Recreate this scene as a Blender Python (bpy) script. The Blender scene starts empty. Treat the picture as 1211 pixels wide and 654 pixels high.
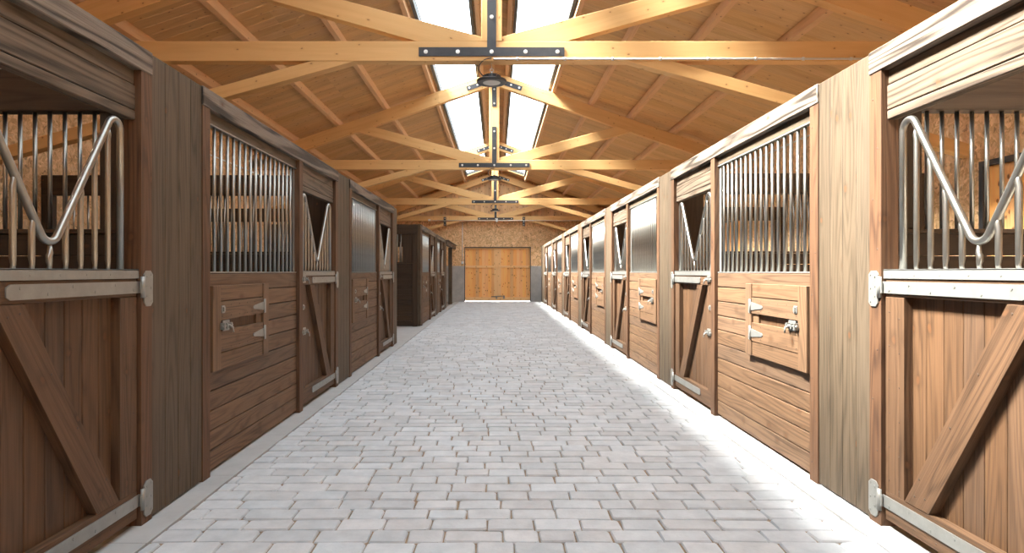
import bpy, math, random
from mathutils import Vector
R = random.Random(7)
scene = bpy.context.scene
COL = scene.collection

# ------------------------------------------------------------------ materials
def newmat(name):
    m = bpy.data.materials.new(name); m.use_nodes = True
    nt = m.node_tree; nt.nodes.clear()
    out = nt.nodes.new('ShaderNodeOutputMaterial')
    b = nt.nodes.new('ShaderNodeBsdfPrincipled')
    nt.links.new(b.outputs[0], out.inputs[0])
    return m, nt, b
def N(nt, t, **kw):
    n = nt.nodes.new(t)
    for k, v in kw.items():
        if k.startswith('_'): setattr(n, k[1:], v)
        else: n.inputs[k.replace('__', ' ')].default_value = v
    return n
def L(nt, a, b): nt.links.new(a, b)
def mth(nt, op, a, b=None, clamp=False):
    n = nt.nodes.new('ShaderNodeMath'); n.operation = op; n.use_clamp = clamp
    for i, x in enumerate((a, b)):
        if x is None: continue
        if isinstance(x, (int, float)): n.inputs[i].default_value = x
        else: L(nt, x, n.inputs[i])
    return n.outputs[0]
def mix(nt, f, a, b, mode='MIX'):
    n = nt.nodes.new('ShaderNodeMix'); n.data_type = 'RGBA'; n.blend_type = mode
    for s, x in ((n.inputs[0], f), (n.inputs[6], a), (n.inputs[7], b)):
        if isinstance(x, (int, float)): s.default_value = x
        elif isinstance(x, tuple): s.default_value = (*x, 1) if len(x) == 3 else x
        else: L(nt, x, s)
    return n.outputs[2]
def maprange(nt, v, a, b, c=0., d=1.):
    n = nt.nodes.new('ShaderNodeMapRange')
    L(nt, v, n.inputs[0])
    for i, x in enumerate((a, b, c, d)): n.inputs[i+1].default_value = x
    return n.outputs[0]
def scaled(nt, vec, s):
    n = nt.nodes.new('ShaderNodeVectorMath'); n.operation = 'MULTIPLY'
    L(nt, vec, n.inputs[0]); n.inputs[1].default_value = s
    return n.outputs[0]

def wood(name, light, dark, knot=(.10,.045,.02), rough=.62, tone=.16, wave=.55, knots=.5, grain=.5, knot_r=.07, bump=.25, wscale=9., spec=.3):
    m, nt, b = newmat(name)
    uv = nt.nodes.new('ShaderNodeUVMap').outputs[0]
    geo = nt.nodes.new('ShaderNodeNewGeometry')
    n1 = N(nt, 'ShaderNodeTexNoise', Scale=1., Detail=5., Roughness=.65, Distortion=.3); L(nt, scaled(nt, uv, (2.6, 110, 1)), n1.inputs['Vector'])
    n2 = N(nt, 'ShaderNodeTexNoise', Scale=1., Detail=3., Roughness=.55, Distortion=.6); L(nt, scaled(nt, uv, (1.1, 7, 1)), n2.inputs['Vector'])
    # cathedral grain: rings of a stretched noise field
    n3 = N(nt, 'ShaderNodeTexNoise', Scale=1., Detail=1.5, Roughness=.4, Distortion=.2); L(nt, scaled(nt, uv, (.45, 6.5, 1)), n3.inputs['Vector'])
    ph = mth(nt, 'MULTIPLY', n3.outputs['Fac'], wscale*6.28)
    rings = mth(nt, 'ADD', mth(nt, 'MULTIPLY', mth(nt, 'SINE', ph), .5), .5)
    rings = mth(nt, 'POWER', rings, 2.)
    f = mth(nt, 'ADD', mth(nt, 'MULTIPLY', rings, wave), mth(nt, 'MULTIPLY', maprange(nt, n1.outputs['Fac'], .3, .7), grain))
    f = mth(nt, 'MULTIPLY', f, maprange(nt, n2.outputs['Fac'], .25, .75, .45, 1.15), clamp=True)
    c = mix(nt, f, light, dark)
    # knots
    vd = nt.nodes.new('ShaderNodeTexVoronoi'); vd.voronoi_dimensions = '2D'; vd.inputs['Scale'].default_value = 4.2
    n4 = N(nt, 'ShaderNodeTexNoise', Scale=14., Detail=1.)
    L(nt, uv, n4.inputs['Vector'])
    wv = nt.nodes.new('ShaderNodeVectorMath'); wv.operation = 'ADD'
    L(nt, scaled(nt, uv, (.8, 1.15, 1)), wv.inputs[0]); L(nt, scaled(nt, n4.outputs['Color'], (.03, .03, 0)), wv.inputs[1])
    L(nt, wv.outputs[0], vd.inputs['Vector'])
    sep = nt.nodes.new('ShaderNodeSeparateColor'); L(nt, vd.outputs['Color'], sep.inputs[0])
    gate = mth(nt, 'LESS_THAN', sep.outputs[0], knots)
    k1 = mth(nt, 'MULTIPLY', maprange(nt, vd.outputs['Distance'], knot_r, knot_r*.45), gate)
    halo = mth(nt, 'MULTIPLY', maprange(nt, vd.outputs['Distance'], knot_r*2.6, knot_r), gate)
    c = mix(nt, mth(nt, 'MULTIPLY', halo, .35), c, dark)
    c = mix(nt, mth(nt, 'MULTIPLY', k1, .85), c, knot)
    hsv = nt.nodes.new('ShaderNodeHueSaturation'); L(nt, c, hsv.inputs['Color'])
    L(nt, maprange(nt, geo.outputs['Random Per Island'], 0, 1, 1-tone, 1+tone), hsv.inputs['Value'])
    r2 = mth(nt, 'FRACT', mth(nt, 'MULTIPLY', geo.outputs['Random Per Island'], 7.31))
    L(nt, maprange(nt, r2, 0, 1, 1-tone*.5, 1+tone*.3), hsv.inputs['Saturation'])
    L(nt, hsv.outputs[0], b.inputs['Base Color'])
    b.inputs['Roughness'].default_value = rough
    b.inputs['Specular IOR Level'].default_value = spec
    bp = nt.nodes.new('ShaderNodeBump'); bp.inputs['Strength'].default_value = bump; bp.inputs['Distance'].default_value = .004; bp.invert = True
    L(nt, f, bp.inputs['Height']); L(nt, bp.outputs[0], b.inputs['Normal'])
    return m

def osb(name):
    m, nt, b = newmat(name)
    tc = nt.nodes.new('ShaderNodeTexCoord').outputs['Object']
    nz = N(nt, 'ShaderNodeTexNoise', Scale=6., Detail=2.); L(nt, tc, nz.inputs['Vector'])
    cols = []
    for s, sc in (((1, 1, .33), 30.), ((.33, .33, 1), 26.)):
        ad = nt.nodes.new('ShaderNodeVectorMath'); ad.operation = 'ADD'
        L(nt, tc, ad.inputs[0]); L(nt, scaled(nt, nz.outputs['Color'], (.35, .35, .35)), ad.inputs[1])
        v = nt.nodes.new('ShaderNodeTexVoronoi'); v.inputs['Scale'].default_value = sc
        L(nt, scaled(nt, ad.outputs[0], s), v.inputs['Vector'])
        sp = nt.nodes.new('ShaderNodeSeparateColor'); L(nt, v.outputs['Color'], sp.inputs[0])
        cols.append(sp.outputs)
    f = mth(nt, 'ADD', mth(nt, 'MULTIPLY', cols[0][0], .55), mth(nt, 'MULTIPLY', cols[1][1], .45))
    c = mix(nt, maprange(nt, f, .15, .9), (.55, .32, .14), (.96, .66, .38))
    strand = maprange(nt, cols[1][2], .9, .97)
    c = mix(nt, mth(nt, 'MULTIPLY', strand, .5), c, (.80, .60, .38))
    strand = maprange(nt, cols[0][2], .93, .97)
    c = mix(nt, mth(nt, 'MULTIPLY', strand, .6), c, (.22, .11, .05))
    L(nt, c, b.inputs['Base Color']); b.inputs['Roughness'].default_value = .7
    bp = nt.nodes.new('ShaderNodeBump'); bp.inputs['Strength'].default_value = .3; bp.inputs['Distance'].default_value = .003
    L(nt, f, bp.inputs['Height']); L(nt, bp.outputs[0], b.inputs['Normal'])
    return m

def mottled(name, a, c2, scale=8., rough=.6, metal=0., bump=.1, spec=.5, island=0.):
    m, nt, b = newmat(name)
    tc = nt.nodes.new('ShaderNodeTexCoord').outputs['Object']
    n1 = N(nt, 'ShaderNodeTexNoise', Scale=scale, Detail=6., Roughness=.65); L(nt, tc, n1.inputs['Vector'])
    c = mix(nt, maprange(nt, n1.outputs['Fac'], .3, .7), a, c2)
    if island:
        geo = nt.nodes.new('ShaderNodeNewGeometry')
        hsv = nt.nodes.new('ShaderNodeHueSaturation'); L(nt, c, hsv.inputs['Color'])
        L(nt, maprange(nt, geo.outputs['Random Per Island'], 0, 1, 1-island, 1+island), hsv.inputs['Value'])
        r2 = mth(nt, 'FRACT', mth(nt, 'MULTIPLY', geo.outputs['Random Per Island'], 9.7))
        tint = mix(nt, maprange(nt, r2, .2, 1., 0, .5), (1., 1., 1.), (1.04, .97, .93))
        c = mix(nt, 1., hsv.outputs[0], tint, 'MULTIPLY')
    L(nt, c, b.inputs['Base Color'])
    b.inputs['Roughness'].default_value = rough; b.inputs['Metallic'].default_value = metal
    b.inputs['Specular IOR Level'].default_value = spec
    bp = nt.nodes.new('ShaderNodeBump'); bp.inputs['Strength'].default_value = bump; bp.inputs['Distance'].default_value = .003
    n2 = N(nt, 'ShaderNodeTexNoise', Scale=scale*9, Detail=4.); L(nt, tc, n2.inputs['Vector'])
    L(nt, n2.outputs['Fac'], bp.inputs['Height']); L(nt, bp.outputs[0], b.inputs['Normal'])
    return m

M = {}
M['board'] = wood('stained_board', (0.161,0.096,0.055), (0.029,0.015,0.008), tone=.13, wave=.36, knots=.55, grain=.55, wscale=14.)
M['door'] = wood('door_board', (0.112,0.061,0.032), (0.022,0.011,0.005), tone=.14, wave=.36, knots=.5, grain=.55, wscale=14.)
M['jamb'] = wood('jamb_wood', (0.116,0.059,0.030), (0.025,0.011,0.006), tone=.10, wave=.5, knots=.4, grain=.55, wscale=13.)
M['grey'] = wood('weathered_plank', (0.098,0.072,0.048), (0.024,0.017,0.010), tone=.12, wave=.45, knots=.45, grain=.6, wscale=13.)
M['beam'] = wood('weathered_beam', (0.203,0.163,0.131), (0.026,0.019,0.014), tone=.10, wave=.95, knots=.5, bump=.5, grain=.6, wscale=9.)
M['header'] = wood('header_board', (0.139,0.104,0.076), (0.029,0.020,0.013), tone=.08, wave=.7, knots=.45, grain=.6, wscale=11.)
M['glulam'] = wood('spruce_glulam', (0.795,0.503,0.218), (0.640,0.352,0.125), knot=(.33,.13,.05), tone=.05, wave=.3, knots=.75, grain=.35, knot_r=.05, bump=.05, wscale=4., rough=.55)
M['deck'] = wood('roof_board', (0.706,0.446,0.206), (0.505,0.290,0.123), knot=(.22,.10,.045), tone=.10, wave=.25, knots=.7, grain=.9, knot_r=.06, bump=.08, wscale=4.)
M['purlin'] = wood('purlin_wood', (.72,.44,.23), (.56,.31,.15), tone=.05, wave=.3, knots=.4, grain=.4, knot_r=.05, bump=.05)
M['pine'] = wood('knotty_pine', (1.038,0.567,0.222), (0.805,0.377,0.125), knot=(.16,.05,.015), tone=.17, wave=.35, knots=.9, grain=.3, knot_r=.10, bump=.08, wscale=5.)
M['gatefr'] = wood('gate_rail_wood', (.93,.60,.29), (.78,.44,.18), knot=(.2,.07,.02), tone=.06, wave=.3, knots=.7, grain=.3, knot_r=.08, bump=.05)
M['gable'] = wood('gable_board', (0.702,0.458,0.245), (0.511,0.298,0.139), knot=(.14,.06,.03), tone=.15, wave=.3, knots=.9, grain=.4, knot_r=.11, bump=.1)
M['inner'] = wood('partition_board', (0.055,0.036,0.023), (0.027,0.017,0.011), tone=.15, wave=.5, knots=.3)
M['osb'] = osb('oriented_strand_board')
M['zinc'] = mottled('galvanised_steel', (0.261,0.265,0.252), (0.322,0.326,0.314), 14., .38, .55, .05)
M['tube'] = mottled('galvanised_tube', (0.327,0.327,0.308), (0.386,0.386,0.366), 20., .30, .95, .04)
M['black'] = mottled('black_steel', (.035,.038,.045), (.05,.053,.06), 10., .45, .3, .05)
M['lampbody'] = mottled('black_lamp_housing', (.03,.032,.036), (.045,.047,.052), 10., .4, .2, .02)
M['lens'] = mottled('lamp_lens', (.62,.62,.60), (.7,.7,.68), 30., .3, 0., .02)
M['bolt'] = mottled('bolt_steel', (.6,.58,.54), (.75,.73,.7), 20., .3, .8, .02)
M['white'] = mottled('white_plastic', (.74,.74,.72), (.8,.8,.78), 5., .4, 0., .02)
M['screw'] = mottled('dark_screw', (.05,.03,.02), (.07,.045,.03), 5., .5, 0.2, .02)
M['concrete'] = mottled('cast_concrete', (.33,.33,.33), (.47,.465,.455), 3., .8, 0., .25)
M['paver'] = mottled('paver_stone', (0.478,0.527,0.575), (0.643,0.691,0.740), 7., .72, 0., .5, .35, island=.09)
M['sand'] = mottled('joint_sand', (.20,.14,.09), (.34,.26,.18), 14., .9, 0., .4)
M['kerb'] = mottled('kerb_concrete', (0.376,0.390,0.404), (0.448,0.463,0.476), 4., .8, 0., .3)
M['bedding'] = mottled('stall_floor', (.22,.19,.16), (.33,.29,.24), 9., .9, 0., .4)
M['frame'] = mottled('dark_window_frame', (.05,.055,.055), (.075,.08,.08), 8., .5, .1, .03)
m, nt, b = newmat('clear_glass')
nt.nodes.remove(b)
tr = nt.nodes.new('ShaderNodeBsdfTransparent'); tr.inputs[0].default_value = (.96, .97, .97, 1)
gl = nt.nodes.new('ShaderNodeBsdfGlossy'); gl.inputs['Roughness'].default_value = .03
mx = nt.nodes.new('ShaderNodeMixShader'); mx.inputs[0].default_value = .05
L(nt, tr.outputs[0], mx.inputs[1]); L(nt, gl.outputs[0], mx.inputs[2])
L(nt, mx.outputs[0], [n for n in nt.nodes if n.type == 'OUTPUT_MATERIAL'][0].inputs[0])
M['glass'] = m

# ------------------------------------------------------------------ mesh builder
class MB:
    def __init__(s): s.v = []; s.f = []; s.uv = []; s.mi = []; s.sm = []
    def poly(s, pts, ext, grain=None, mi=0):
        """extrude the planar polygon pts by the vector ext; grain = direction of the wood fibres"""
        pts = [Vector(p) for p in pts]; ext = Vector(ext); n = len(pts); o = len(s.v)
        nor = Vector((0, 0, 0))
        for i in range(n): nor += pts[i].cross(pts[(i+1) % n])
        if nor.dot(ext) > 0: pts.reverse()
        s.v += [p[:] for p in pts] + [(p+ext)[:] for p in pts]
        faces = [tuple(range(n)), tuple(reversed(range(n, 2*n)))] + [((i+1) % n, i, n+i, n+(i+1) % n) for i in range(n)]
        g = Vector(grain).normalized() if grain is not None else Vector((0, 0, 1))
        ou, ov = R.uniform(0, 60), R.uniform(0, 60)
        al = pts + [p+ext for p in pts]
        for f in faces:
            a, b_, c = al[f[0]], al[f[1]], al[f[2]]
            nn = (b_-a).cross(c-b_)
            nn = nn.normalized() if nn.length > 1e-12 else Vector((0, 0, 1))
            s.f.append(tuple(o+i for i in f)); s.mi.append(mi); s.sm.append(False)
            if abs(nn.dot(g)) > .8:
                t = nn.orthogonal().normalized(); w = nn.cross(t)
                s.uv += [(ou + al[i].dot(t)*.5, ov + al[i].dot(w)*.5) for i in f]
            else:
                w = nn.cross(g).normalized()
                s.uv += [(ou + al[i].dot(g), ov + al[i].dot(w)) for i in f]
        return s
    def box(s, x0, x1, y0, y1, z0, z1, grain=None, mi=0):
        if x1 < x0: x0, x1 = x1, x0
        if y1 < y0: y0, y1 = y1, y0
        if z1 < z0: z0, z1 = z1, z0
        if grain is None:
            d = (x1-x0, y1-y0, z1-z0); k = d.index(max(d)); grain = tuple(1 if i == k else 0 for i in range(3))
        return s.poly([(x0, y0, z0), (x1, y0, z0), (x1, y1, z0), (x0, y1, z0)], (0, 0, z1-z0), grain, mi)
    def tube(s, path, r, seg=10, mi=0):
        P = [Vector(p) for p in path]; n = len(P); o = len(s.v)
        rs = r if isinstance(r, (list, tuple)) else [r]*n
        ref = None
        for i, p in enumerate(P):
            t = (P[min(i+1, n-1)] - P[max(i-1, 0)]).normalized()
            if ref is None: ref = t.orthogonal().normalized()
            ref = (ref - t*ref.dot(t)).normalized(); b_ = t.cross(ref)
            for k in range(seg):
                a = 2*math.pi*k/seg
                s.v.append((p + (ref*math.cos(a) + b_*math.sin(a))*rs[i])[:])
        for i in range(n-1):
            for k in range(seg):
                k2 = (k+1) % seg
                s.f.append((o+i*seg+k, o+i*seg+k2, o+(i+1)*seg+k2, o+(i+1)*seg+k)); s.mi.append(mi); s.sm.append(True); s.uv += [(0, 0)]*4
        s.f.append(tuple(o+k for k in reversed(range(seg)))); s.mi.append(mi); s.sm.append(False); s.uv += [(0, 0)]*seg
        s.f.append(tuple(o+(n-1)*seg+k for k in range(seg))); s.mi.append(mi); s.sm.append(False); s.uv += [(0, 0)]*seg
        return s
    def lathe(s, c, prof, seg=32, mi=0):
        """profile of (radius, height) about the vertical through c"""
        c = Vector(c); o = len(s.v); n = len(prof)
        for r, h in prof:
            for k in range(seg):
                a = 2*math.pi*k/seg; s.v.append((c.x+r*math.cos(a), c.y+r*math.sin(a), c.z+h))
        for i in range(n-1):
            for k in range(seg):
                k2 = (k+1) % seg
                s.f.append((o+i*seg+k, o+i*seg+k2, o+(i+1)*seg+k2, o+(i+1)*seg+k)); s.mi.append(mi); s.sm.append(False); s.uv += [(0, 0)]*4
        for i, rev in ((0, True), (n-1, False)):
            q = [o+i*seg+k for k in range(seg)]
            if rev: q.reverse()
            s.f.append(tuple(q)); s.mi.append(mi); s.sm.append(False); s.uv += [(0, 0)]*seg
        return s
    def build(s, name, mats, parent=None, loc=(0, 0, 0), bevel=0.):
        me = bpy.data.meshes.new(name); me.from_pydata(s.v, [], s.f)
        uvl = me.uv_layers.new(name='UVMap')
        flat = [x for uv in s.uv for x in uv]
        uvl.data.foreach_set('uv', flat)
        me.polygons.foreach_set('material_index', s.mi)
        me.polygons.foreach_set('use_smooth', s.sm)
        for mt in (mats if isinstance(mats, (list, tuple)) else [mats]): me.materials.append(M[mt])
        me.update()
        o = bpy.data.objects.new(name, me); COL.objects.link(o); o.location = loc
        if parent is not None: o.parent = parent
        if bevel:
            md = o.modifiers.new('bevel', 'BEVEL'); md.width = bevel; md.segments = 1; md.limit_method = 'ANGLE'; md.harden_normals = False
        return o

def thing(name, loc, label=None, cat=None, group=None, kind=None):
    o = bpy.data.objects.new(name, None); COL.objects.link(o); o.location = loc; o.empty_display_size = .1
    return tag(o, label, cat, group, kind)
def tag(o, label=None, cat=None, group=None, kind=None):
    if cat and not kind: kind = 'thing'
    for k, v in (('label', label), ('category', cat), ('group', group), ('kind', kind)):
        if v: o[k] = v
    return o
def copy_tree(o, parent=None):
    c = o.copy(); COL.objects.link(c)
    if parent is not None: c.parent = parent
    for ch in list(o.children): copy_tree(ch, c)
    return c
def fillet(pts, rad, n=7):
    """round the corners of a polyline"""
    pts = [Vector(p) for p in pts]; out = [pts[0]]
    for i in range(1, len(pts)-1):
        a = (pts[i-1]-pts[i]).normalized(); b_ = (pts[i+1]-pts[i]).normalized()
        half = a.angle(b_)/2; r = rad[i-1]; t = r/math.tan(half)
        c = pts[i] + (a+b_).normalized()*(r/math.sin(half))
        s0 = pts[i]+a*t-c; s1 = pts[i]+b_*t-c; ang = s0.angle(s1)
        for k in range(n+1):
            f = k/n
            out.append(c + (s0*math.sin((1-f)*ang) + s1*math.sin(f*ang))/math.sin(ang))
    out.append(pts[-1]); return out

# ------------------------------------------------------------------ layout
EYE = 1.30
XR, XL = 1.995, 1.848            # stall fronts, right and left of the camera
WR, WL = 5.05, 5.40              # outer side walls
ZF = 27.7                        # gable wall at the far end
PR, PL = 3.75, 3.87              # stall pitch
CX = -.055                       # ridge line
TRUSS_Y = [6.66, 13.70, 20.80, 27.38]
Y0 = -9.0                        # the building runs on behind the camera
GR, GL = 1.72, 1.80

# ------------------------------------------------------------------ stall door (local: u towards camera, d into aisle, h up)
def mapper(s):
    return lambda u, d, h: (-s*d, -u, h)
def lbox(mb, s, u0, u1, d0, d1, h0, h1, grain='u', mi=0):
    g = {'u': (0, 1, 0), 'h': (0, 0, 1), 'd': (1, 0, 0)}[grain]
    return mb.box(-s*d0, -s*d1, -u0, -u1, h0, h1, g, mi)
def screw(mb, s, u, d, h, r=.0045, mi=1):
    pts = [(-s*d, -u+r*math.cos(a*math.pi/3), h+r*math.sin(a*math.pi/3)) for a in range(6)]
    mb.poly(pts, (-s*.0025, 0, 0), None, mi)
def plate(mb, s, u0, u1, h0, h1, d0, d1, ch=.015, mi=0):
    q = [(u0+ch, h0), (u1-ch, h0), (u1, h0+ch), (u1, h1-ch), (u1-ch, h1), (u0+ch, h1), (u0, h1-ch), (u0, h0+ch)]
    mb.poly([(-s*d0, -u, h) for u, h in q], (-s*(d1-d0), 0, 0), (0, 1, 0), mi)
DW = 1.2
def strap_hinge(s, h, parent):
    mb = MB()
    # leaf on the door with a rounded far end
    q = [(.0, h-.030), (.85, h-.030), (.87, h-.018), (.87, h+.018), (.85, h+.030), (.0, h+.030)]
    mb.poly([(-s*.016, -u, z) for u, z in q], (-s*.006, 0, 0), (0, 1, 0))
    for k in range(6):
        screw(mb, s, .05+k*.15, .022, h+(.014 if k % 2 else -.014), .008, 0)
    mb.tube([(-s*.03, .012, h-.055), (-s*.03, .012, h+.055)], .013, 10)
    mb.box(-s*.028, -s*.034, -.01, .03, h-.03, h+.03)
    o = mb.build('strap_hinge', 'zinc', parent)
    mb = MB(); plate(mb, s, -.098, -.018, h-.10, h+.085, .030, .036, .02)
    for k in range(3):
        screw(mb, s, -.082, .036, h-.075+k*.07, .007, 0); screw(mb, s, -.045, .036, h-.045+k*.05, .007, 0)
    mb.build('hinge_plate', 'zinc', o)
def slide_bolt(s, u, h, name, parent, base=.016):
    mb = MB(); plate(mb, s, u-.055, u+.045, h-.035, h+.035, base, base+.004, .006)
    mb.tube([(-s*(base+.018), -(u-.06), h), (-s*(base+.018), -(u+.10), h)], .009, 10)
    for du in (-.035, .03): mb.box(-s*base, -s*(base+.03), -(u+du-.008), -(u+du+.008), h-.018, h+.018)
    mb.box(-s*(base+.002), -s*(base+.032), -(u+.068), -(u+.088), h-.022, h+.022)
    mb.tube([(-s*(base+.02), -(u), h), (-s*(base+.05), -(u), h-.01), (-s*(base+.055), -u, h-.045)], .006, 8)
    return mb.build(name, 'zinc', parent)
def keeper(s, u, h, parent, base=.016):
    mb = MB(); plate(mb, s, u-.024, u+.024, h-.025, h+.025, base, base+.005, .005)
    mb.box(-s*base, -s*(base+.014), -(u-.012), -(u+.012), h-.014, h+.014)
    return mb.build('keeper_plate', 'zinc', parent)
def make_door(s):
    t = thing('stall_gate', (0, 0, 0))
    mb = MB(); n = 10; w = (DW-.03)/n
    for i in range(n): lbox(mb, s, .015+i*w+.002, .015+(i+1)*w-.002, -.055, -.030, .07, 1.27, 'h')
    mb.build('board_panel', 'door', t, bevel=.003)
    for nm, u0, u1 in (('hinge_stile', .012, .155), ('latch_stile', DW-.125, DW-.012)):
        mb = MB(); lbox(mb, s, u0, u1, -.030, .014, .19, 1.175, 'h')
        for k in range(6):
            screw(mb, s, u0+.03, .014, .25+k*.17); screw(mb, s, u1-.035, .014, .22+k*.17)
        mb.build(nm, ['door', 'screw'], t, bevel=.004)
    mb = MB(); lbox(mb, s, .012, DW-.012, -.030, .014, 1.178, 1.268, 'u'); mb.build('top_rail', 'door', t, bevel=.004)
    mb = MB(); lbox(mb, s, .012, DW-.012, -.030, .014, .045, .188, 'u')
    for k in range(8): screw(mb, s, .08+k*.15, .014, .075)
    mb.build('bottom_rail', ['door', 'screw'], t, bevel=.004)
    mb = MB(); q = [(.16, .19), (.335, .19), (.90, 1.09), (.90, 1.176), (.775, 1.176)]
    q = [(.165, .19), (.335, .19), (.93, 1.176), (.775, 1.176)]
    mb.poly([(s*.030, -u, h) for u, h in q], (-s*.048, 0, 0), (0, -(.60), .986))
    for (u, h) in ((.24, .24), (.31, .25), (.27, .33), (.47, .62), (.63, .88), (.80, 1.14), (.86, 1.13)): screw(mb, s, u, .018, h, .006)
    mb.build('diagonal_brace', ['door', 'screw'], t, bevel=.004)
    mb = MB(); lbox(mb, s, .004, DW-.004, .014, .021, 1.268, 1.315); lbox(mb, s, .004, DW-.004, -.045, .021, 1.308, 1.315)
    for k in range(7): screw(mb, s, .07+k*.17, .021, 1.288, .006, 0)
    mb.build('sill_plate', 'zinc', t, bevel=.0015)
    # V-shaped yoke with vertical bars below it
    D = -.012
    pts2 = [(.11, 1.312), (.11, 2.165), (.60, 1.375), (1.09, 2.165), (1.09, 1.312)]
    path = fillet([(-s*D, -u, h) for u, h in pts2], [.048, .06, .048], 10)
    yk = MB().tube(path, .0165, 14).build('yoke_rail', 'tube', t)
    for k in range(1, 10):
        u = .11+.098*k
        du = min(u-.11, 1.09-u)
        h = 2.165 - du*(.79/.49) - .012
        if k == 5: h = 1.405
        if k in (1, 9): h = 1.985
        mb = MB()
        mb.tube([(-s*D, -u, 1.312), (-s*D, -u+.003, 1.33), (-s*D, -u, 1.36 if k != 5 else 1.345), (-s*D, -u, h-.05 if k != 5 else 1.37), (-s*D, -u+.006, h-.025), (-s*D, -u+.004, h+.012)],
                [.009, .0095, .0125, .0125, .0115, .007], 10)
        mb.build('bar', 'tube', yk)
    strap_hinge(s, 1.2235, t); strap_hinge(s, .135, t)
    slide_bolt(s, DW-.07, .74, 'slide_bolt', t)
    slide_bolt(s, DW-.07, 1.235, 'slide_bolt', t)
    keeper(s, DW-.05, .97, t)
    return t

# ------------------------------------------------------------------ stall front (everything but the door)
def tlev(h0, h1, n): return [(h0+(h1-h0)*i/n, h0+(h1-h0)*(i+1)/n) for i in range(n)]
def make_front(s, G, full=True):
    t = thing('stall_screen', (0, 0, 0))
    un = 1.3+G
    end = un+.1 if full else 1.3
    mb = MB(); lbox(mb, s, -.1, end, -.06, .036, 2.335, 2.455, 'u')
    mb.build('top_beam', 'beam', t, bevel=.005)
    js = [(-.1, 0.), (DW, DW+.1)] + ([(un, un+.1)] if full else [])
    for u0, u1 in js:
        mb = MB(); lbox(mb, s, u0, u1, -.06, .030, 0, 2.335, 'h')
        for k in range(9): screw(mb, s, (u0+u1)/2+(.02 if k % 2 else -.02), .030, .12+k*.26, .005)
        mb.build('jamb', ['jamb', 'screw'], t, bevel=.005)
    mb = MB()
    for a, b_ in ((2.08, 2.125), (2.129, 2.254), (2.258, 2.335)): lbox(mb, s, .0, DW, -.055, .0 if a < 2.2 else -.006, a, b_, 'u')
    mb.build('door_header', 'header', t, bevel=.004)
    if not full: return t
    mb = MB(); h = .02
    for i in range(10):
        h1 = .02+(i+1)*.1275
        lbox(mb, s, DW+.1, un, -.04, .0, h+.0035, h1-.0035, 'u'); h = h1
    mb.build('lower_boards', 'board', t, bevel=.004)
    mb = MB(); lbox(mb, s, DW+.1, un, -.05, -.004, 2.262, 2.335, 'u'); mb.build('upper_rail', 'grey', t, bevel=.004)
    mb = MB(); D = -.02
    lbox(mb, s, DW+.1, un, D-.02, D+.02, 1.296, 1.304); lbox(mb, s, DW+.1, un, D-.02, D+.02, 2.252, 2.262)
    lbox(mb, s, DW+.1, DW+.145, D-.004, D+.004, 1.304, 2.252); lbox(mb, s, un-.012, un, D-.004, D+.004, 1.304, 2.252)
    fr = mb.build('grille_frame', 'zinc', t)
    n = round((G-.06)/.1)
    bar = None
    for k in range(n):
        u = DW+.1+.06+(k+.5)*(G-.072)/n
        if bar is None:
            bar = MB().tube([(0, 0, 1.300), (0, 0, 2.256)], .0115, 10).build('bar', 'tube', fr)
            bb = bar
        else: bb = bar.copy(); COL.objects.link(bb); bb.parent = fr
        bb.location = (-s*D, -u, 0)
    # feed hatch
    a0, a1 = un-1.0, un-.025
    mb = MB()
    lbox(mb, s, a0, a0+.11, .0, .038, .66, 1.213, 'h'); lbox(mb, s, a1-.115, a1, .0, .038, .66, 1.213, 'h')
    lbox(mb, s, a0+.112, a1-.117, .0, .030, 1.112, 1.213, 'u'); lbox(mb, s, a0+.112, a1-.117, .0, .030, .66, .768, 'u')
    mb.build('hatch_frame', 'board', t, bevel=.003)
    mb = MB(); b0, b1 = a0+.114, a1-.119
    lbox(mb, s, b0, b1, .002, .034, .985, 1.106, 'u'); lbox(mb, s, b0, b1, .002, .034, .773, .915, 'u')
    lbox(mb, s, b0, b0+.10, .002, .020, .915, .985, 'h')
    for (h0, h1) in ((.985, 1.106), (.773, .915)):
        for k in range(6):
            screw(mb, s, b0+.03+k*.138, .034, h1-.025); screw(mb, s, b0+.03+k*.138, .034, h0+.025)
    ht = mb.build('feed_hatch', ['board', 'screw'], t, bevel=.003)
    mb = MB()
    for k in range(5): lbox(mb, s, b0+.1+k*.13, b0+.1+(k+1)*.13-.003, -.001, .0035, .915, .985, 'h')
    mb.build('slot_backing', 'door', t)
    for h in (1.04, .835):
        mb = MB()
        mb.poly([(-s*.034, -u, z) for u, z in ((b0-.005, h-.032), (b0+.19, h-.012), (b0+.20, h), (b0+.19, h+.012), (b0-.005, h+.032))], (-s*.005, 0, 0), (0, 1, 0))
        plate(mb, s, b0-.045, b0-.01, h-.055, h+.055, .038, .042, .004)
        mb.tube([(-s*.042, -(b0-.008), h-.05), (-s*.042, -(b0-.008), h+.05)], .006, 8)
        mb.build('tee_hinge', 'zinc', ht)
    slide_bolt(s, b1-.07, .945, 'slide_bolt', ht, .034)
    keeper(s, b1-.03, 1.055, ht, .034)
    return t

def make_pillar(s, P, name='plank_pillar'):
    """boards standing full height between two stall fronts; local y from 0 (near) to P (far)"""
    mb = MB(); n = max(1, round(P/.13)); w = P/n
    for i in range(n):
        mb.box(-s*-.05, -s*.024, i*w+.0015, (i+1)*w-.0015, .012, 2.452, (0, 0, 1))
    return mb.build(name, 'grey', None, bevel=.003)

ORD = ['nearest', 'second', 'third', 'fourth', 'fifth', 'sixth', 'farthest']
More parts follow.
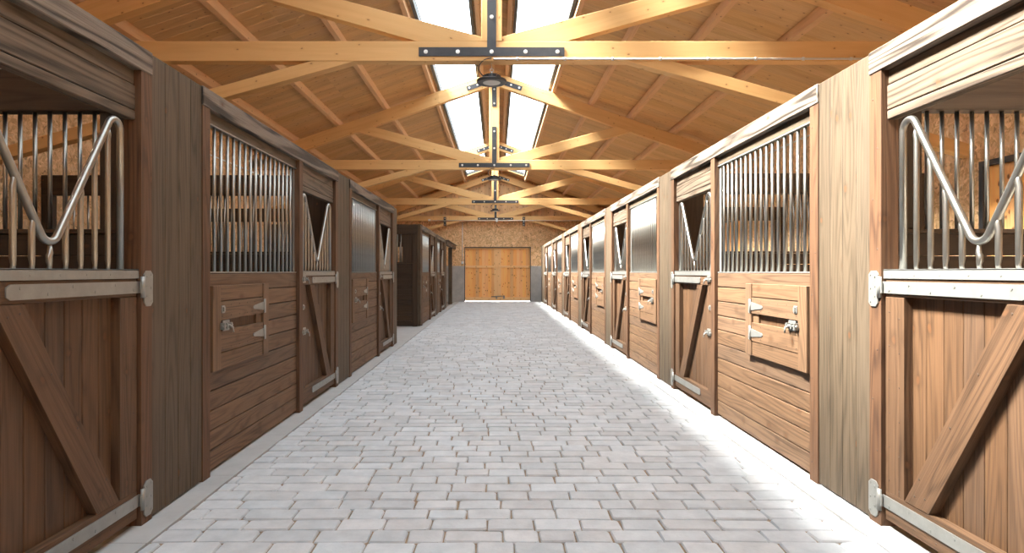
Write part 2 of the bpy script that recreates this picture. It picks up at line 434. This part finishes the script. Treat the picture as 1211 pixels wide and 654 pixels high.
# right-hand row: seven stalls
protoR = make_front(1, GR); doorR = make_door(1)
fronts = []
for k in range(7):
    z0 = 3.2+PR*k
    if k == 0:
        f = make_front(1, GR, full=False)
        d = doorR
    else:
        f = protoR if k == 1 else copy_tree(protoR)
        d = copy_tree(doorR)
    w = ORD[k]
    f.location = (XR, z0, 0); d.location = (XR, z0, 0)
    if k == 0:
        tag(f, 'sunlit wooden door frame and header around the nearest door on the right', 'stall front', 'stall fronts of the right-hand row')
    else:
        tag(f, {1: 'sunlit board stall front with the largest see-through steel bars in the right row',
                6: 'sunlit board stall front with steel bars, last before the gable on the right'}.get(k, f'sunlit board stall front with steel bars, {w} along the right row'), 'stall front', 'stall fronts of the right-hand row')
    tag(d, {0: 'nearest and largest sunlit stall door, cut by the right edge of the photo',
            6: 'last sunlit stall door of the right row, beside the gable wall'}.get(k, f'sunlit stall door with diagonal brace and V-shaped rail, {w} along the right row'), 'stall door', 'stall doors of the right-hand row')
pil = make_pillar(1, .53)
for k in range(7):
    p = pil if k == 0 else pil.copy()
    if k: COL.objects.link(p)
    p.location = (XR, 3.3+PR*k, 0)
    tag(p, {0: 'widest pillar of sunlit grey-brown planks, beside the nearest right-hand door',
            6: 'last pillar of sunlit planks near the gable in the right row'}.get(k, f'pillar of sunlit grey-brown planks beyond the {w} door of the right row'), 'pillar', 'plank pillars of the right-hand row')
p = make_pillar(1, ZF-26.33-.02, 'plank_cladding'); p.location = (XR, 26.34, 0)
tag(p, 'plank panel closing the right-hand stall row against the gable wall', 'panel')

# left-hand row, near block of three and far block of two
protoL = make_front(-1, GL); doorL = make_door(-1)
LZ = [3.2, 3.2+PL, 3.2+2*PL]
LG = 'stall fronts of the left-hand row'; LD = 'stall doors of the left-hand row'
for k, z0 in enumerate(LZ):
    f = make_front(-1, GL, full=False) if k == 0 else (protoL if k == 1 else copy_tree(protoL))
    d = doorL if k == 0 else copy_tree(doorL)
    f.location = (-XL, z0, 0); d.location = (-XL, z0, 0)
    tag(f, ['shaded dark brown door frame and header around the nearest left-hand door',
            'shaded dark board stall front with the largest see-through steel bars on the left',
            'shaded dark board stall front just before the side passage on the left'][k], 'stall front', LG)
    tag(d, ['nearest and largest dark stall door, cut by the left edge of the photo',
            'dark braced stall door second from the camera on the left',
            'dark braced stall door beside the side passage, third on the left'][k], 'stall door', LD)
fB = make_front(-1, 1.85); fB.location = (-XL, 18.45, 0); tag(fB, 'dark stall front at the near corner of the far left block', 'stall front', LG)
fC = make_front(-1, 1.20); fC.location = (-XL, 21.70, 0); tag(fC, 'narrow dark stall front, last in the far left block', 'stall front', LG)
d = copy_tree(doorL); d.location = (-XL, 18.45, 0); tag(d, 'dark stall door nearer the camera in the far left block', 'stall door', LD)
d = copy_tree(doorL); d.location = (-XL, 21.70, 0); tag(d, 'dark stall door at the far end of the far left block', 'stall door', LD)
LP = 'plank pillars of the left-hand row'
P1 = PL-1.5-GL
pl = make_pillar(-1, P1); pl.location = (-XL, 3.3, 0); tag(pl, 'widest pillar of dark brown planks, beside the nearest left-hand door', 'pillar', LP)
p2 = pl.copy(); COL.objects.link(p2); p2.location = (-XL, 3.3+PL, 0); tag(p2, 'pillar of dark brown planks between the second and third left-hand stalls', 'pillar', LP)
for y0, y1, lab in ((3.3+2*PL, 11.42, 'narrow dark plank pillar ending the near left block at the side passage'),
                    (15.0, 15.195, 'dark corner pillar of the far left block facing the side passage'),
                    (18.555, 19.095, 'dark plank pillar between the two stalls of the far left block'),
                    (21.805, 22.6, 'dark plank pillar ending the far left block before the open bay')):
    p = make_pillar(-1, y1-y0); p.location = (-XL, y0, 0); tag(p, lab, 'pillar', LP)
# open bay: overhanging rail board and post
mb = MB(); mb.box(-.06, .05, 0, 4.85, 2.30, 2.455, (0, 1, 0)); mb.box(-.06, .11, 0, 4.85, 2.455, 2.475, (0, 1, 0))
o = mb.build('overhead_beam', 'beam', None, (-XL, 22.62, 0), .004); tag(o, 'dark overhead beam running on from the left stalls to the gable wall', 'beam')
mb = MB(); mb.box(-.12, .03, 0, .16, 0, 2.30, (0, 0, 1)); o = mb.build('wooden_post', 'grey', None, (-XL, 25.4, 0), .005); tag(o, 'dark post carrying the overhead beam near the gable on the left', 'post')

# ------------------------------------------------------------------ partitions between stalls
def make_partition(s, Lw):
    """local x away from the aisle"""
    t = thing('stall_partition', (0, 0, 0))
    mb = MB()
    for i in range(12):
        h0 = .01+i*.1258; mb.box(s*.12, s*(Lw-.12), -.02, .02, h0+.002, h0+.1238, (1, 0, 0))
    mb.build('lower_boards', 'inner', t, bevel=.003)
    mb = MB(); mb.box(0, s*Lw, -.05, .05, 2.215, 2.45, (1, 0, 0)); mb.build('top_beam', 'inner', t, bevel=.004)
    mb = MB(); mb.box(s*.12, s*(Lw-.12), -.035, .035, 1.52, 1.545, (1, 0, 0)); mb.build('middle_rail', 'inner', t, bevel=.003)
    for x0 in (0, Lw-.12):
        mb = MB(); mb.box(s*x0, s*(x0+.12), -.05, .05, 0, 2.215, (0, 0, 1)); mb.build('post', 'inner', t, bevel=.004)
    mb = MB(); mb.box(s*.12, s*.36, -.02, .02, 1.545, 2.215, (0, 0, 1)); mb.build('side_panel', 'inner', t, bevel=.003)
    n = int((Lw-.12-.40)/.0855); bar = None
    for k in range(n):
        if bar is None: bb = bar = MB().tube([(0, 0, 1.535), (0, 0, 2.225)], .0115, 8).build('bar', 'tube', t)
        else: bb = bar.copy(); COL.objects.link(bb); bb.parent = t
        bb.location = (s*(.40+k*.0855), 0, 0)
    return t
pr = make_partition(1, WR-XR-.06); first = True
pg = 'partitions between the right-hand stalls'
for k in range(7):
    t = pr if k == 0 else copy_tree(pr)
    t.location = (XR+.055, 3.565+PR*k, 0)
    tag(t, f'barred partition behind the {ORD[k]} plank pillar on the right', 'partition', pg)
plp = make_partition(-1, WL-XL-.06)
pg = 'partitions between the left-hand stalls'
for k, (y, lab) in enumerate([(3.585, 'barred dark partition seen through the nearest left-hand door'),
                              (3.585+PL, 'barred dark partition behind the second plank pillar on the left'),
                              (11.34, 'barred dark partition closing the near left block at the side passage'),
                              (15.05, 'barred dark end partition of the far left block facing the side passage'),
                              (18.8, 'barred dark partition between the two stalls of the far left block'),
                              (22.5, 'barred dark partition closing the far left block')]):
    t = plp if k == 0 else copy_tree(plp)
    t.location = (-XL-.055, y, 0); tag(t, lab, 'partition', pg)

# ------------------------------------------------------------------ floor
mb = MB(); mb.box(-XL+.14, XR-.14, Y0, ZF+.3, -.10, -.012); mb.build('floor', 'sand'); tag(bpy.data.objects['floor'], 'sand-jointed stone paved aisle floor running to the gate', 'floor', kind='structure')
fl = bpy.data.objects['floor']
mb = MB(); y = Y0; row = 0
def paver(mb, x0, x1, y0, y1):
    ch = .005; j = lambda a: a+R.uniform(-.0035, .0035)
    c = [(j(x0), j(y0)), (j(x1), j(y0)), (j(x1), j(y1)), (j(x0), j(y1))]
    # octagonal outline with knocked-off corners
    k = [R.uniform(.003, .017) for _ in range(4)]; ring = []
    for i in range(4):
        p = Vector(c[i]); a = Vector(c[i-1]); b_ = Vector(c[(i+1) % 4])
        ring.append(p+(a-p).normalized()*k[i]); ring.append(p+(b_-p).normalized()*k[i]*R.uniform(.6, 1.))
    cen = sum(ring, Vector((0, 0)))/8; h = R.uniform(-.0025, .0015); o = len(mb.v)
    tx, ty = R.uniform(-.004, .004), R.uniform(-.006, .006)
    hh = lambda q: h+(q.x-cen.x)*tx/.2+(q.y-cen.y)*ty/.14
    for q in ring: mb.v.append((q.x, q.y, -.03))
    for q in ring: mb.v.append((q.x, q.y, hh(q)-.008))
    for q in ring:
        d = cen-q; q2 = q+Vector((max(-ch, min(ch, d.x)), max(-ch, min(ch, d.y)))); mb.v.append((q2.x, q2.y, hh(q2)))
    for a in (0, 8):
        for i in range(8):
            i2 = (i+1) % 8; mb.f.append((o+a+i, o+a+i2, o+a+8+i2, o+a+8+i)); mb.mi.append(0); mb.sm.append(False); mb.uv += [(0, 0)]*4
    mb.f.append(tuple(o+16+i for i in range(8))); mb.mi.append(0); mb.sm.append(False); mb.uv += [(0, 0)]*8
y = 1.9
while y < ZF+.2:
    x = -XL+.172-R.uniform(0, .15)
    while x < XR-.172:
        w = R.choice((.18, .21, .24, .24, .27, .29)); x1 = x+w
        if XR-.172-x1 < .07: x1 = XR-.172
        paver(mb, max(x, -XL+.172)+.004, min(x1, XR-.172)-.003, y+.005, y+.135)
        x = x1
    y += .14
o = mb.build('paving', 'paver', fl); o['label'] = 'rows of tumbled pale grey stone blocks'
for nm, xa, xb in (('edging_strip', -XL-.02, -XL+.168), ('edging_strip', XR-.168, XR+.02)):
    mb = MB(); yy = Y0
    while yy < ZF:
        y2 = min(yy+1.0, ZF); mb.box(xa, xb, yy+.002, y2-.002, -.10, .002); yy = y2
    mb.build(nm, 'kerb', fl, bevel=.002)
mb = MB(); mb.box(-WL-.2, -XL-.021, Y0, 11.3, -.12, -.005); mb.box(-WL-.2, -XL-.021, 15.05, ZF+.3, -.12, -.005); mb.box(XR+.021, WR+.2, Y0, ZF+.3, -.12, -.005)
o = mb.build('floor_stalls', 'bedding'); tag(o, 'dark ground inside the horse stalls', 'floor', kind='structure')
mb = MB(); mb.box(-WL-.2, -XL-.021, 11.3, 15.05, -.12, 0)
o = mb.build('floor_passage', 'kerb'); tag(o, 'pale concrete floor of the side passage on the left', 'floor', kind='structure')
mb = MB(); mb.box(-9, 9, ZF+.3, ZF+9, -.3, -.02)
o = mb.build('ground_yard', 'kerb'); tag(o, 'bright yard ground showing as a line under the gate', 'ground', kind='structure')

# ------------------------------------------------------------------ roof
SL = .345; NS = math.sqrt(1+SL*SL)
H_RC = EYE+4.245                      # rafter centre line at the ridge
def roofh(x, off=0.): return H_RC+off-SL*abs(x-CX)
RT, PT = .15, .14                     # half depth of rafter, depth of purlin (vertical)
D0 = RT+PT                            # deck underside
YE = ZF+.35
sky_in, sky_out = .40, 1.20
SKY_Y1 = 26.6
eave = {1: WR+.35, -1: WL+.35}
for s, nm in ((1, 'ceiling_right'), (-1, 'ceiling_left')):
    mb = MB(); y = Y0
    def deckboard(xa, xb, ya, yb):
        q = [(CX+s*xa, ya, roofh(CX+s*xa, D0)), (CX+s*xb, ya, roofh(CX+s*xb, D0)), (CX+s*xb, yb, roofh(CX+s*xb, D0)), (CX+s*xa, yb, roofh(CX+s*xa, D0))]
        mb.poly(q, (0, 0, .05), (s, 0, -SL))
    while y < YE:
        y2 = min(y+.20, YE); top = eave[s]-s*CX
        xin = 0. if y >= SKY_Y1 else sky_out+.05
        for xa, xb in (((xin, 3.0), (3.0, top)) if True else ()): deckboard(xa, xb, y, y2-.003)
        if xin: deckboard(0, sky_in-.05, y, y2-.003)
        y = y2
    o = mb.build(nm, 'deck'); tag(o, ('right' if s > 0 else 'left')+' slope of the orange-brown boarded ceiling', 'ceiling', kind='structure')
# skylights
for i, s in enumerate((-1, 1)):
    w = thing(f'window_{i+1}', (0, 0, 0), ('left' if s < 0 else 'right')+' strip of roof glazing beside the ridge', 'skylight', kind='structure')
    mb = MB()
    for xa, xb in ((sky_in-.05, sky_in), (sky_out, sky_out+.05)):
        q = [(CX+s*xa, Y0, roofh(CX+s*xa, D0-.06)), (CX+s*xb, Y0, roofh(CX+s*xb, D0-.06)), (CX+s*xb, Y0, roofh(CX+s*xb, D0+.10)), (CX+s*xa, Y0, roofh(CX+s*xa, D0+.10))]
        mb.poly(q, (0, SKY_Y1-Y0, 0), (0, 1, 0))
    q = [(CX+s*xa, SKY_Y1-.05, roofh(CX+s*xa, D0)) for xa in (sky_in, sky_out)] + [(CX+s*xa, SKY_Y1-.05, roofh(CX+s*xa, D0+.1)) for xa in (sky_out, sky_in)]
    mb.poly(q, (0, .05, 0), (1, 0, 0))
    mb.build('frame', 'frame', w)
    y = Y0
    while y < SKY_Y1-.1:
        y2 = min(y+3.52, SKY_Y1-.05)
        mb = MB()
        q = [(CX+s*sky_in, y, roofh(CX+s*sky_in, D0+.07)), (CX+s*sky_out, y, roofh(CX+s*sky_out, D0+.07)), (CX+s*sky_out, y2-.006, roofh(CX+s*sky_out, D0+.07)), (CX+s*sky_in, y2-.006, roofh(CX+s*sky_in, D0+.07))]
        mb.poly(q, (0, 0, .006)); mb.build('pane', 'glass', w); y = y2
# purlins
plab = {-1: ['left purlin lining the lower edge of the glazing', 'second long purlin left of the glazing', 'third long purlin left of the glazing', 'outermost purlin above the left stalls', 'left ridge purlin beside the king posts'],
        1: ['right purlin lining the lower edge of the glazing', 'second long purlin right of the glazing', 'third long purlin right of the glazing', 'fourth long purlin right of the glazing', 'right ridge purlin beside the king posts']}
for s, xs in ((-1, (1.34, 2.39, 3.43, 4.42, .27)), (1, (1.30, 2.14, 3.0, 3.94, .27))):
    for j, x in enumerate(xs):
        xa, xb = x-.035, x+.035
        mb = MB(); q = [(0, 0, 0)]
        q = [(CX+s*xa, Y0, roofh(CX+s*xa, RT)), (CX+s*xb, Y0, roofh(CX+s*xb, RT)), (CX+s*xb, Y0, roofh(CX+s*xb, D0-.002)), (CX+s*xa, Y0, roofh(CX+s*xa, D0-.002))]
        mb.poly(q, (0, YE-Y0, 0), (0, 1, 0))
        o = mb.build('purlin', 'purlin', None, bevel=.004); tag(o, plab[s][j], 'purlin', 'long roof purlins')

# ------------------------------------------------------------------ trusses
def make_truss():
    t = thing('roof_truss', (0, 0, 0)); TH = .13
    def prism(name, pts, grain, y0=.0, th=TH, mat='glulam'):
        return MB().poly([(x, y0, h) for x, h in pts], (0, th, 0), grain).build(name, mat, t, bevel=.004)
    cb, ct = EYE+2.25, EYE+2.46
    prism('tie_beam', [(-WL-.1-CX, cb), (WR+.1-CX, cb), (WR+.1-CX, ct), (-WL-.1-CX, ct)], (1, 0, 0))
    apex = H_RC
    prism('king_post', [(-.11, ct), (.11, ct), (.11, apex-SL*.11+.08), (0, apex+.10), (-.11, apex-SL*.11+.08)], (0, 0, 1), -.004)
    for s in (-1, 1):
        e = (WR if s > 0 else WL)+.1
        x1 = e-s*CX
        q = [(s*.11, apex-SL*.11-.14), (s*x1, apex-SL*x1-.14), (s*x1, apex-SL*x1+.14), (s*.11, apex-SL*.11+.14)]
        prism('rafter', q, (s, 0, -SL))
        k = .265; hs = lambda x, o: ct+.05+k*(x-.11)+o
        xe = 3.05
        q = [(s*.11, ct), (s*.11, ct+.05), (s*xe, hs(xe, 0)), (s*(xe+.35), hs(xe+.35, -.19)), (s*.80, ct)]
        prism('strut', q, (s, 0, k), .004, TH-.008)
        k = .279
        q = [(s*1.45, cb), (s*x1, cb-k*(x1-1.45)), (s*x1, cb-k*(x1-1.45)+.135), (s*1.93, cb)]
        prism('knee_brace', q, (s, 0, -k), .004, TH-.008)
    def steel(pts, bolts):
        p = MB().poly([(x, -.004, h) for x, h in pts], (0, -.006, 0)).build('steel_plate', 'black', t, bevel=.001)
        for x, h in bolts:
            mb = MB()
            mb.poly([(x+.022*math.cos(a*math.pi/6), -.010, h+.022*math.sin(a*math.pi/6)) for a in range(12)], (0, -.003, 0))
            mb.poly([(x+.014*math.cos(a*math.pi/3), -.013, h+.014*math.sin(a*math.pi/3)) for a in range(6)], (0, -.010, 0))
            mb.build('bolt', 'bolt', p)
    hc = EYE+2.345
    steel([(-.775, hc-.048), (.775, hc-.048), (.775, hc+.048), (.048, hc+.048), (.048, hc+.84), (-.048, hc+.84), (-.048, hc+.048), (-.775, hc+.048)],
          [(-.70, hc), (-.36, hc), (0, hc), (.36, hc), (.70, hc), (0, hc+.37), (0, hc+.74)])
    steel([(-.05, apex-.62), (.05, apex-.62), (.05, apex-.16), (-.05, apex-.16)], [(0, apex-.55), (0, apex-.24)])
    for s in (-1, 1):
        c = lambda d, o: (s*(.13+d/NS+o*SL/NS), apex-SL*(.13+d/NS)-.02+o/NS)
        steel([c(0, -.05), c(.50, -.05), c(.50, .05), c(0, .05)], [c(.08, 0), c(.25, 0), c(.44, 0)])
    return t
tr0 = make_truss()
tlabs = ['nearest spruce roof truss with black T-shaped steel plate', 'second spruce roof truss from the camera, halfway down the glazing',
         'third spruce roof truss from the camera, just before the gable', 'farthest spruce roof truss, standing against the gable wall']
for k, y in enumerate(TRUSS_Y):
    t = tr0 if k == 0 else copy_tree(tr0)
    t.location = (CX, y, 0); tag(t, tlabs[k], 'roof truss', 'roof trusses')

# ------------------------------------------------------------------ pendant lamps
def make_lamp():
    t = thing('pendant_lamp', (0, 0, 0))           # origin at the hanging point
    mb = MB(); z = -.215
    mb.lathe((0, 0, z), [(.10, .0), (.156, .0), (.162, .012), (.160, .026), (.125, .034), (.10, .036)], 40)
    mb.build('housing', 'lampbody', t)
    mb = MB(); mb.lathe((0, 0, z), [(.088, -.003), (.0985, .002), (.0985, .01)], 36); mb.build('lens', 'lens', t)
    mb = MB(); mb.lathe((0, 0, z+.034), [(.07, 0), (.07, .05), (.055, .055)], 28)
    for k in range(20):
        a = 2*math.pi*k/20; c, sn = math.cos(a), math.sin(a)
        mb.poly([(c*.068-sn*.0025, sn*.068+c*.0025, z+.034), (c*.068+sn*.0025, sn*.068-c*.0025, z+.034), (c*.098+sn*.0025, sn*.098-c*.0025, z+.034), (c*.098-sn*.0025, sn*.098+c*.0025, z+.034)], (0, 0, .042))
    mb.build('heat_sink', 'lampbody', t)
    mb = MB(); mb.tube([(0, 0, z+.085), (0, 0, z+.125)], .012, 10)
    mb.tube([(0.018*math.cos(a), 0, z+.135+.018*math.sin(a)) for a in [x*math.pi/6 for x in range(13)]], .004, 8)
    mb.tube([(0, 0, z+.15), (0, 0, 0)], .0035, 8)
    mb.build('hook', 'bolt', t)
    mb = MB(); pts = []
    for k in range(15):
        f = k/14; a = math.pi*(.5+f*1.0)
        pts.append((-.0+.13*math.cos(a)*1.05, -.075+.07*f, -.07+.10*math.sin(a)-.0))
    mb.tube(pts, .006, 8); mb.build('cable', 'lampbody', t)
    return t
lp = make_lamp()
for k, lab in enumerate(['nearest round black lamp hanging under the first truss', 'second round black lamp hanging under the second truss', 'farthest round black lamp hanging under the third truss']):
    t = lp if k == 0 else copy_tree(lp)
    t.location = (CX, TRUSS_Y[k]+.065, EYE+2.25); tag(t, lab, 'lamp', 'round pendant lamps')

# conduits
def conduit(name, pts, label, r=.011, clips=True, axis=None):
    mb = MB(); mb.tube(pts, r, 10)
    if clips:
        a, b_ = Vector(pts[0]), Vector(pts[-1]); n = int((b_-a).length/.5); d = (b_-a).normalized()
        for i in range(n):
            p = a+(b_-a)*((i+.5)/n); mb.tube([(p-d*.012)[:], (p+d*.012)[:]], r*1.7, 8)
    o = mb.build(name, 'white'); tag(o, label, 'conduit')
for k in (0,):
    y = TRUSS_Y[k]
    conduit('conduit', [(CX+.02, y-.012, EYE+2.268), (WR-.02, y-.012, EYE+2.268)], 'white conduit along the lower edge of the nearest truss beam')
conduit('conduit', [(-2.9, TRUSS_Y[3]-.02, EYE+2.26), (WR-.05, TRUSS_Y[3]-.02, EYE+2.26)], 'grey conduit running across the gable along the last truss beam', .013)
conduit('conduit', [(-1.52, ZF-.015, EYE+2.21), (-1.52, ZF-.015, EYE+.50)], 'thin upright conduit on the strand board left of the gate', .016)
conduit('conduit', [(WR-.03, 3.0, EYE+2.2), (WR-.03, ZF-.02, EYE+2.2)], 'conduit high on the strand-board wall behind the right stalls', .012)
conduit('conduit', [(-WL+.03, 3.0, EYE+2.2), (-WL+.03, ZF-.02, EYE+2.2)], 'conduit high on the strand-board wall behind the left stalls', .012)
mb = MB(); mb.box(-.05, .05, -.05, 0, -.06, .06); mb.box(-.03, .03, -.058, -.05, -.04, .04)
o = mb.build('switch_box', 'white', None, (-1.52, ZF-.001, EYE+.43), .006); tag(o, 'small grey switch box at the foot of the upright conduit left of the gate', 'switch')
mb = MB(); mb.box(-.045, .045, -.05, 0, -.03, .10); mb.lathe((0, -.035, -.075), [(.022, 0), (.04, .02), (.04, .05)], 20)
o = mb.build('motion_sensor', 'white', None, (.0, TRUSS_Y[3]-.004, EYE+2.26), .004); tag(o, 'small white sensor under the middle of the farthest truss beam', 'sensor')
mb = MB(); mb.box(-.05, .05, -.04, 0, -.045, .045); mb.box(-.035, .035, -.046, -.04, -.03, .03)
o = mb.build('junction_box', 'white', None, (-2.95, TRUSS_Y[3]-.001, EYE+2.28), .005); tag(o, 'small junction box at the left end of the gable conduit', 'junction box')
for x, w in ((-2.27, 'left'), (1.18, 'right')):
    t = thing('beam_bracket', (x, TRUSS_Y[3]-.006, EYE+2.22), f'black bolted bracket on the farthest truss beam, {w} of the gate centre', 'bracket', 'black brackets on the last truss beam')
    MB().box(-.055, .055, -.008, 0, -.20, .20).build('steel_plate', 'black', t, bevel=.002)
    for h in (-.14, 0, .14):
        MB().poly([(.022*math.cos(a*math.pi/4), -.008, h+.022*math.sin(a*math.pi/4)) for a in range(8)], (0, -.012, 0)).build('bolt', 'bolt', t)

# ------------------------------------------------------------------ walls
gx0, gx1, gh = -1.434, 1.509, 2.42
wb = thing('wall_back', (0, 0, 0), 'gable wall of strand board over a concrete plinth around the gate', 'wall', kind='structure')
mb = MB()
for a, b_ in ((-WL-.2, -2.45), (-2.446, -2.0), (-1.996, gx0), (gx1, 2.25), (2.254, WR+.2)): mb.box(a, b_, ZF-.02, ZF+.2, -.05, 1.58)
mb.build('concrete_plinth', 'concrete', wb, bevel=.004)
mb = MB(); TO = EYE+2.30
for a, b_ in ((-WL-.2, gx0), (gx1, WR+.2)): mb.box(a, b_, ZF, ZF+.2, 1.58, gh)
a = -WL-.2
while a < WR+.2:
    b_ = min(a+2.5, WR+.2); mb.box(a, b_-.002, ZF, ZF+.2, gh, TO); a = b_
mb.build('strand_board', 'osb', wb)
mb = MB(); x = -WL-.2
while x < WR+.2:
    x1 = min(x+.14, WR+.2)
    mb.poly([(x+.0015, ZF+.01, TO), (x1-.0015, ZF+.01, TO), (x1-.0015, ZF+.01, roofh(x1, D0)), (x+.0015, ZF+.01, roofh(x, D0))], (0, .1, 0), (0, 0, 1)); x = x1
mb.build('gable_boards', 'gable', wb, bevel=.002)
# unseen end wall behind the camera, added to cut sky light from behind
mb = MB(); mb.box(-WL-.2, WR+.2, Y0-.15, Y0, -.05, TO)
mb.poly([(-WL-.2, Y0, TO), (WR+.2, Y0, TO), (WR+.2, Y0, roofh(WR+.2, D0)), (CX, Y0, roofh(CX, D0)), (-WL-.2, Y0, roofh(-WL-.2, D0))], (0, -.15, 0))
o = mb.build('wall_front', 'osb'); tag(o, 'strand board end wall behind the viewer', 'wall', kind='structure')
mb = MB(); mb.poly([(-WL-.2, ZF+.115, TO-.02), (WR+.2, ZF+.115, TO-.02), (WR+.2, ZF+.115, roofh(WR+.2, D0)), (CX, ZF+.115, roofh(CX, D0)), (-WL-.2, ZF+.115, roofh(-WL-.2, D0))], (0, .08, 0), (1, 0, 0))
mb.build('gable_light_stop', 'osb', wb)  # unseen backing added to stop sky glowing through the gable board gaps
# side walls
for s, nm, W in ((1, 'wall_right', WR), (-1, 'wall_left', WL)):
    w = thing(nm, (0, 0, 0), ('right' if s > 0 else 'left')+' outer wall lined with strand board behind the stalls', 'wall', kind='structure')
    pitch, zf = (PR, 3.2) if s > 0 else (PL, 3.2)
    doors = []
    for k in range(7):
        yb = 3.565+pitch*k
        if yb+3.0 < ZF and not (s < 0 and 2 <= k <= 2): doors.append((yb+1.65, yb+2.97))
    mb = MB(); y = Y0; dt = 2.45; top = roofh(s*W, D0)
    segs = []; cur = Y0
    for a, b_ in doors: segs.append((cur, a, 0)); segs.append((a, b_, dt)); cur = b_
    segs.append((cur, ZF+.2, 0))
    for a, b_, h in segs: mb.box(s*W, s*(W+.15), a, b_, h, top, (0, 1, 0))
    mb.build('strand_board', 'osb', w)
    mb = MB()
    for a, b_, h in segs:
        if h == 0:
            for i in range(10): mb.box(s*(W-.03), s*(W-.001), a, b_, .01+i*.13, .137+i*.13, (0, 1, 0))
    mb.build('kick_boards', 'inner', w, bevel=.003)
    for i, (a, b_) in enumerate(doors):
        n = (2 if s > 0 else 10)+i
        d = thing(f'door_{n}', (s*(W+.02), a, 0), f'dark-framed outer door of the {ORD[i]} stall on the '+('right' if s > 0 else 'left'), 'door', kind='structure')
        mb = MB(); wd = b_-a
        for y0, y1, h0, h1 in ((0, .055, 0, dt), (wd-.055, wd, 0, dt), (.055, wd-.055, dt-.055, dt)): mb.box(-s*.04, s*.08, y0, y1, h0, h1)
        mb.build('frame', 'black', d, bevel=.003)
        mb = MB(); k = .055
        while k < wd-.06: mb.box(s*.0, s*.04, k, min(k+.13, wd-.055)-.002, 0.02, dt-.057, (0, 0, 1)); k += .13
        mb.build('board_leaf', 'pine', d, bevel=.003)

# ------------------------------------------------------------------ gate
g = thing('door_1', (0, ZF+.10, 0), 'big double gate of knotty orange pine closing the aisle', 'gate', kind='structure')
mid = (gx0+gx1)/2; gb = .032; gt = gh+.06
for s in (-1, 1):
    a, b_ = (gx0-.06, mid) if s < 0 else (mid, gx1+.06)
    mb = MB(); x = a; n = round((b_-a)/.14); wv = (b_-a)/n
    for i in range(n): mb.box(a+i*wv+.0015, a+(i+1)*wv-.0015, .02, .05, gb, gt, (0, 0, 1))
    lf = mb.build('gate_leaf', 'pine', g, bevel=.003); lf['label'] = 'vertical board leaf of the gate'
    st = (b_-.16, b_-.002) if s < 0 else (a+.002, a+.16)
    for nm, q in (('stile', (st[0], st[1], gb, gt)), ('middle_rail', ((a, st[0]) if s < 0 else (st[1], b_))+(1.50, 1.60)), ('bottom_rail', ((a, st[0]) if s < 0 else (st[1], b_))+(gb, .20)), ('top_rail', ((a, st[0]) if s < 0 else (st[1], b_))+(gh-.10, gt))):
        mb = MB(); mb.box(q[0], q[1], -.025, .02, q[2], q[3]); mb.build(nm, 'gatefr', lf, bevel=.003)
mb = MB(); mb.box(gx0-.06, gx1+.06, .0515, .075, gb, gt, (1, 0, 0)); mb.build('gate_light_stop', 'pine', g)  # solid sheet added behind the leaves so no daylight leaks between boards
mb = MB(); mb.tube([(mid-.28, -.04, .215), (mid+.30, -.04, .25)], .018, 10); mb.box(mid-.08, mid-.02, -.05, -.012, .12, .23); mb.box(mid+.24, mid+.32, -.05, -.012, .12, .27)
mb.build('drop_bar', 'zinc', g)
mb = MB()
mb.box(gx0, gx0+.03, -.10, -.015, 0, gh); mb.box(gx1-.03, gx1, -.10, -.015, 0, gh); mb.box(gx0, gx1, -.10, -.015, gh-.035, gh)
mb.build('dark_frame', 'black', g)

# ------------------------------------------------------------------ light
wd = bpy.data.worlds.new('sky'); scene.world = wd; wd.use_nodes = True
bg = wd.node_tree.nodes['Background']; bg.inputs[0].default_value = (.86, .94, 1., 1); bg.inputs[1].default_value = SKY = 10.5
sd = bpy.data.lights.new('sun', 'SUN'); sd.energy = 275.; sd.angle = math.radians(24); sd.color = (1., .94, .85)
so = bpy.data.objects.new('sun', sd); COL.objects.link(so)
so.rotation_euler = Vector((.60, .02, -.76)).to_track_quat('-Z', 'Y').to_euler()
# daylight portals in the openings guide the sampling of the sky
def portal(loc, rot, sx, sy):
    l = bpy.data.lights.new('portal', 'AREA'); l.shape = 'RECTANGLE'; l.size = sx; l.size_y = sy
    l.cycles.is_portal = True
    o = bpy.data.objects.new('portal', l); COL.objects.link(o); o.location = loc; o.rotation_euler = rot
for s in (-1, 1):
    xm = CX+s*(sky_in+sky_out)/2
    n = Vector((-s*SL, 0, -1)).normalized()
    portal((xm, (Y0+SKY_Y1)/2, roofh(xm, D0+.12)), (0, s*math.atan(SL), 0), sky_out-sky_in, SKY_Y1-Y0)

# ------------------------------------------------------------------ camera
cd = bpy.data.cameras.new('camera'); cd.sensor_width = 36; cd.lens = 740/1211*36
cd.shift_x = (605.5-587.5)/1211; cd.shift_y = -(327-322)/1211; cd.clip_start = .05; cd.clip_end = 200
co = bpy.data.objects.new('camera', cd); COL.objects.link(co); co.location = (0, 0, EYE); co.rotation_euler = (math.radians(90), 0, 0)
scene.camera = co
vs = scene.view_settings; vs.view_transform = 'Standard'; vs.look = 'None'; vs.gamma = 1; vs.use_curve_mapping = False; vs.exposure = -.84
scene.cycles.max_bounces = 10; scene.cycles.diffuse_bounces = 6; scene.cycles.glossy_bounces = 4; scene.cycles.transparent_max_bounces = 12
scene.cycles.sample_clamp_indirect = 6.
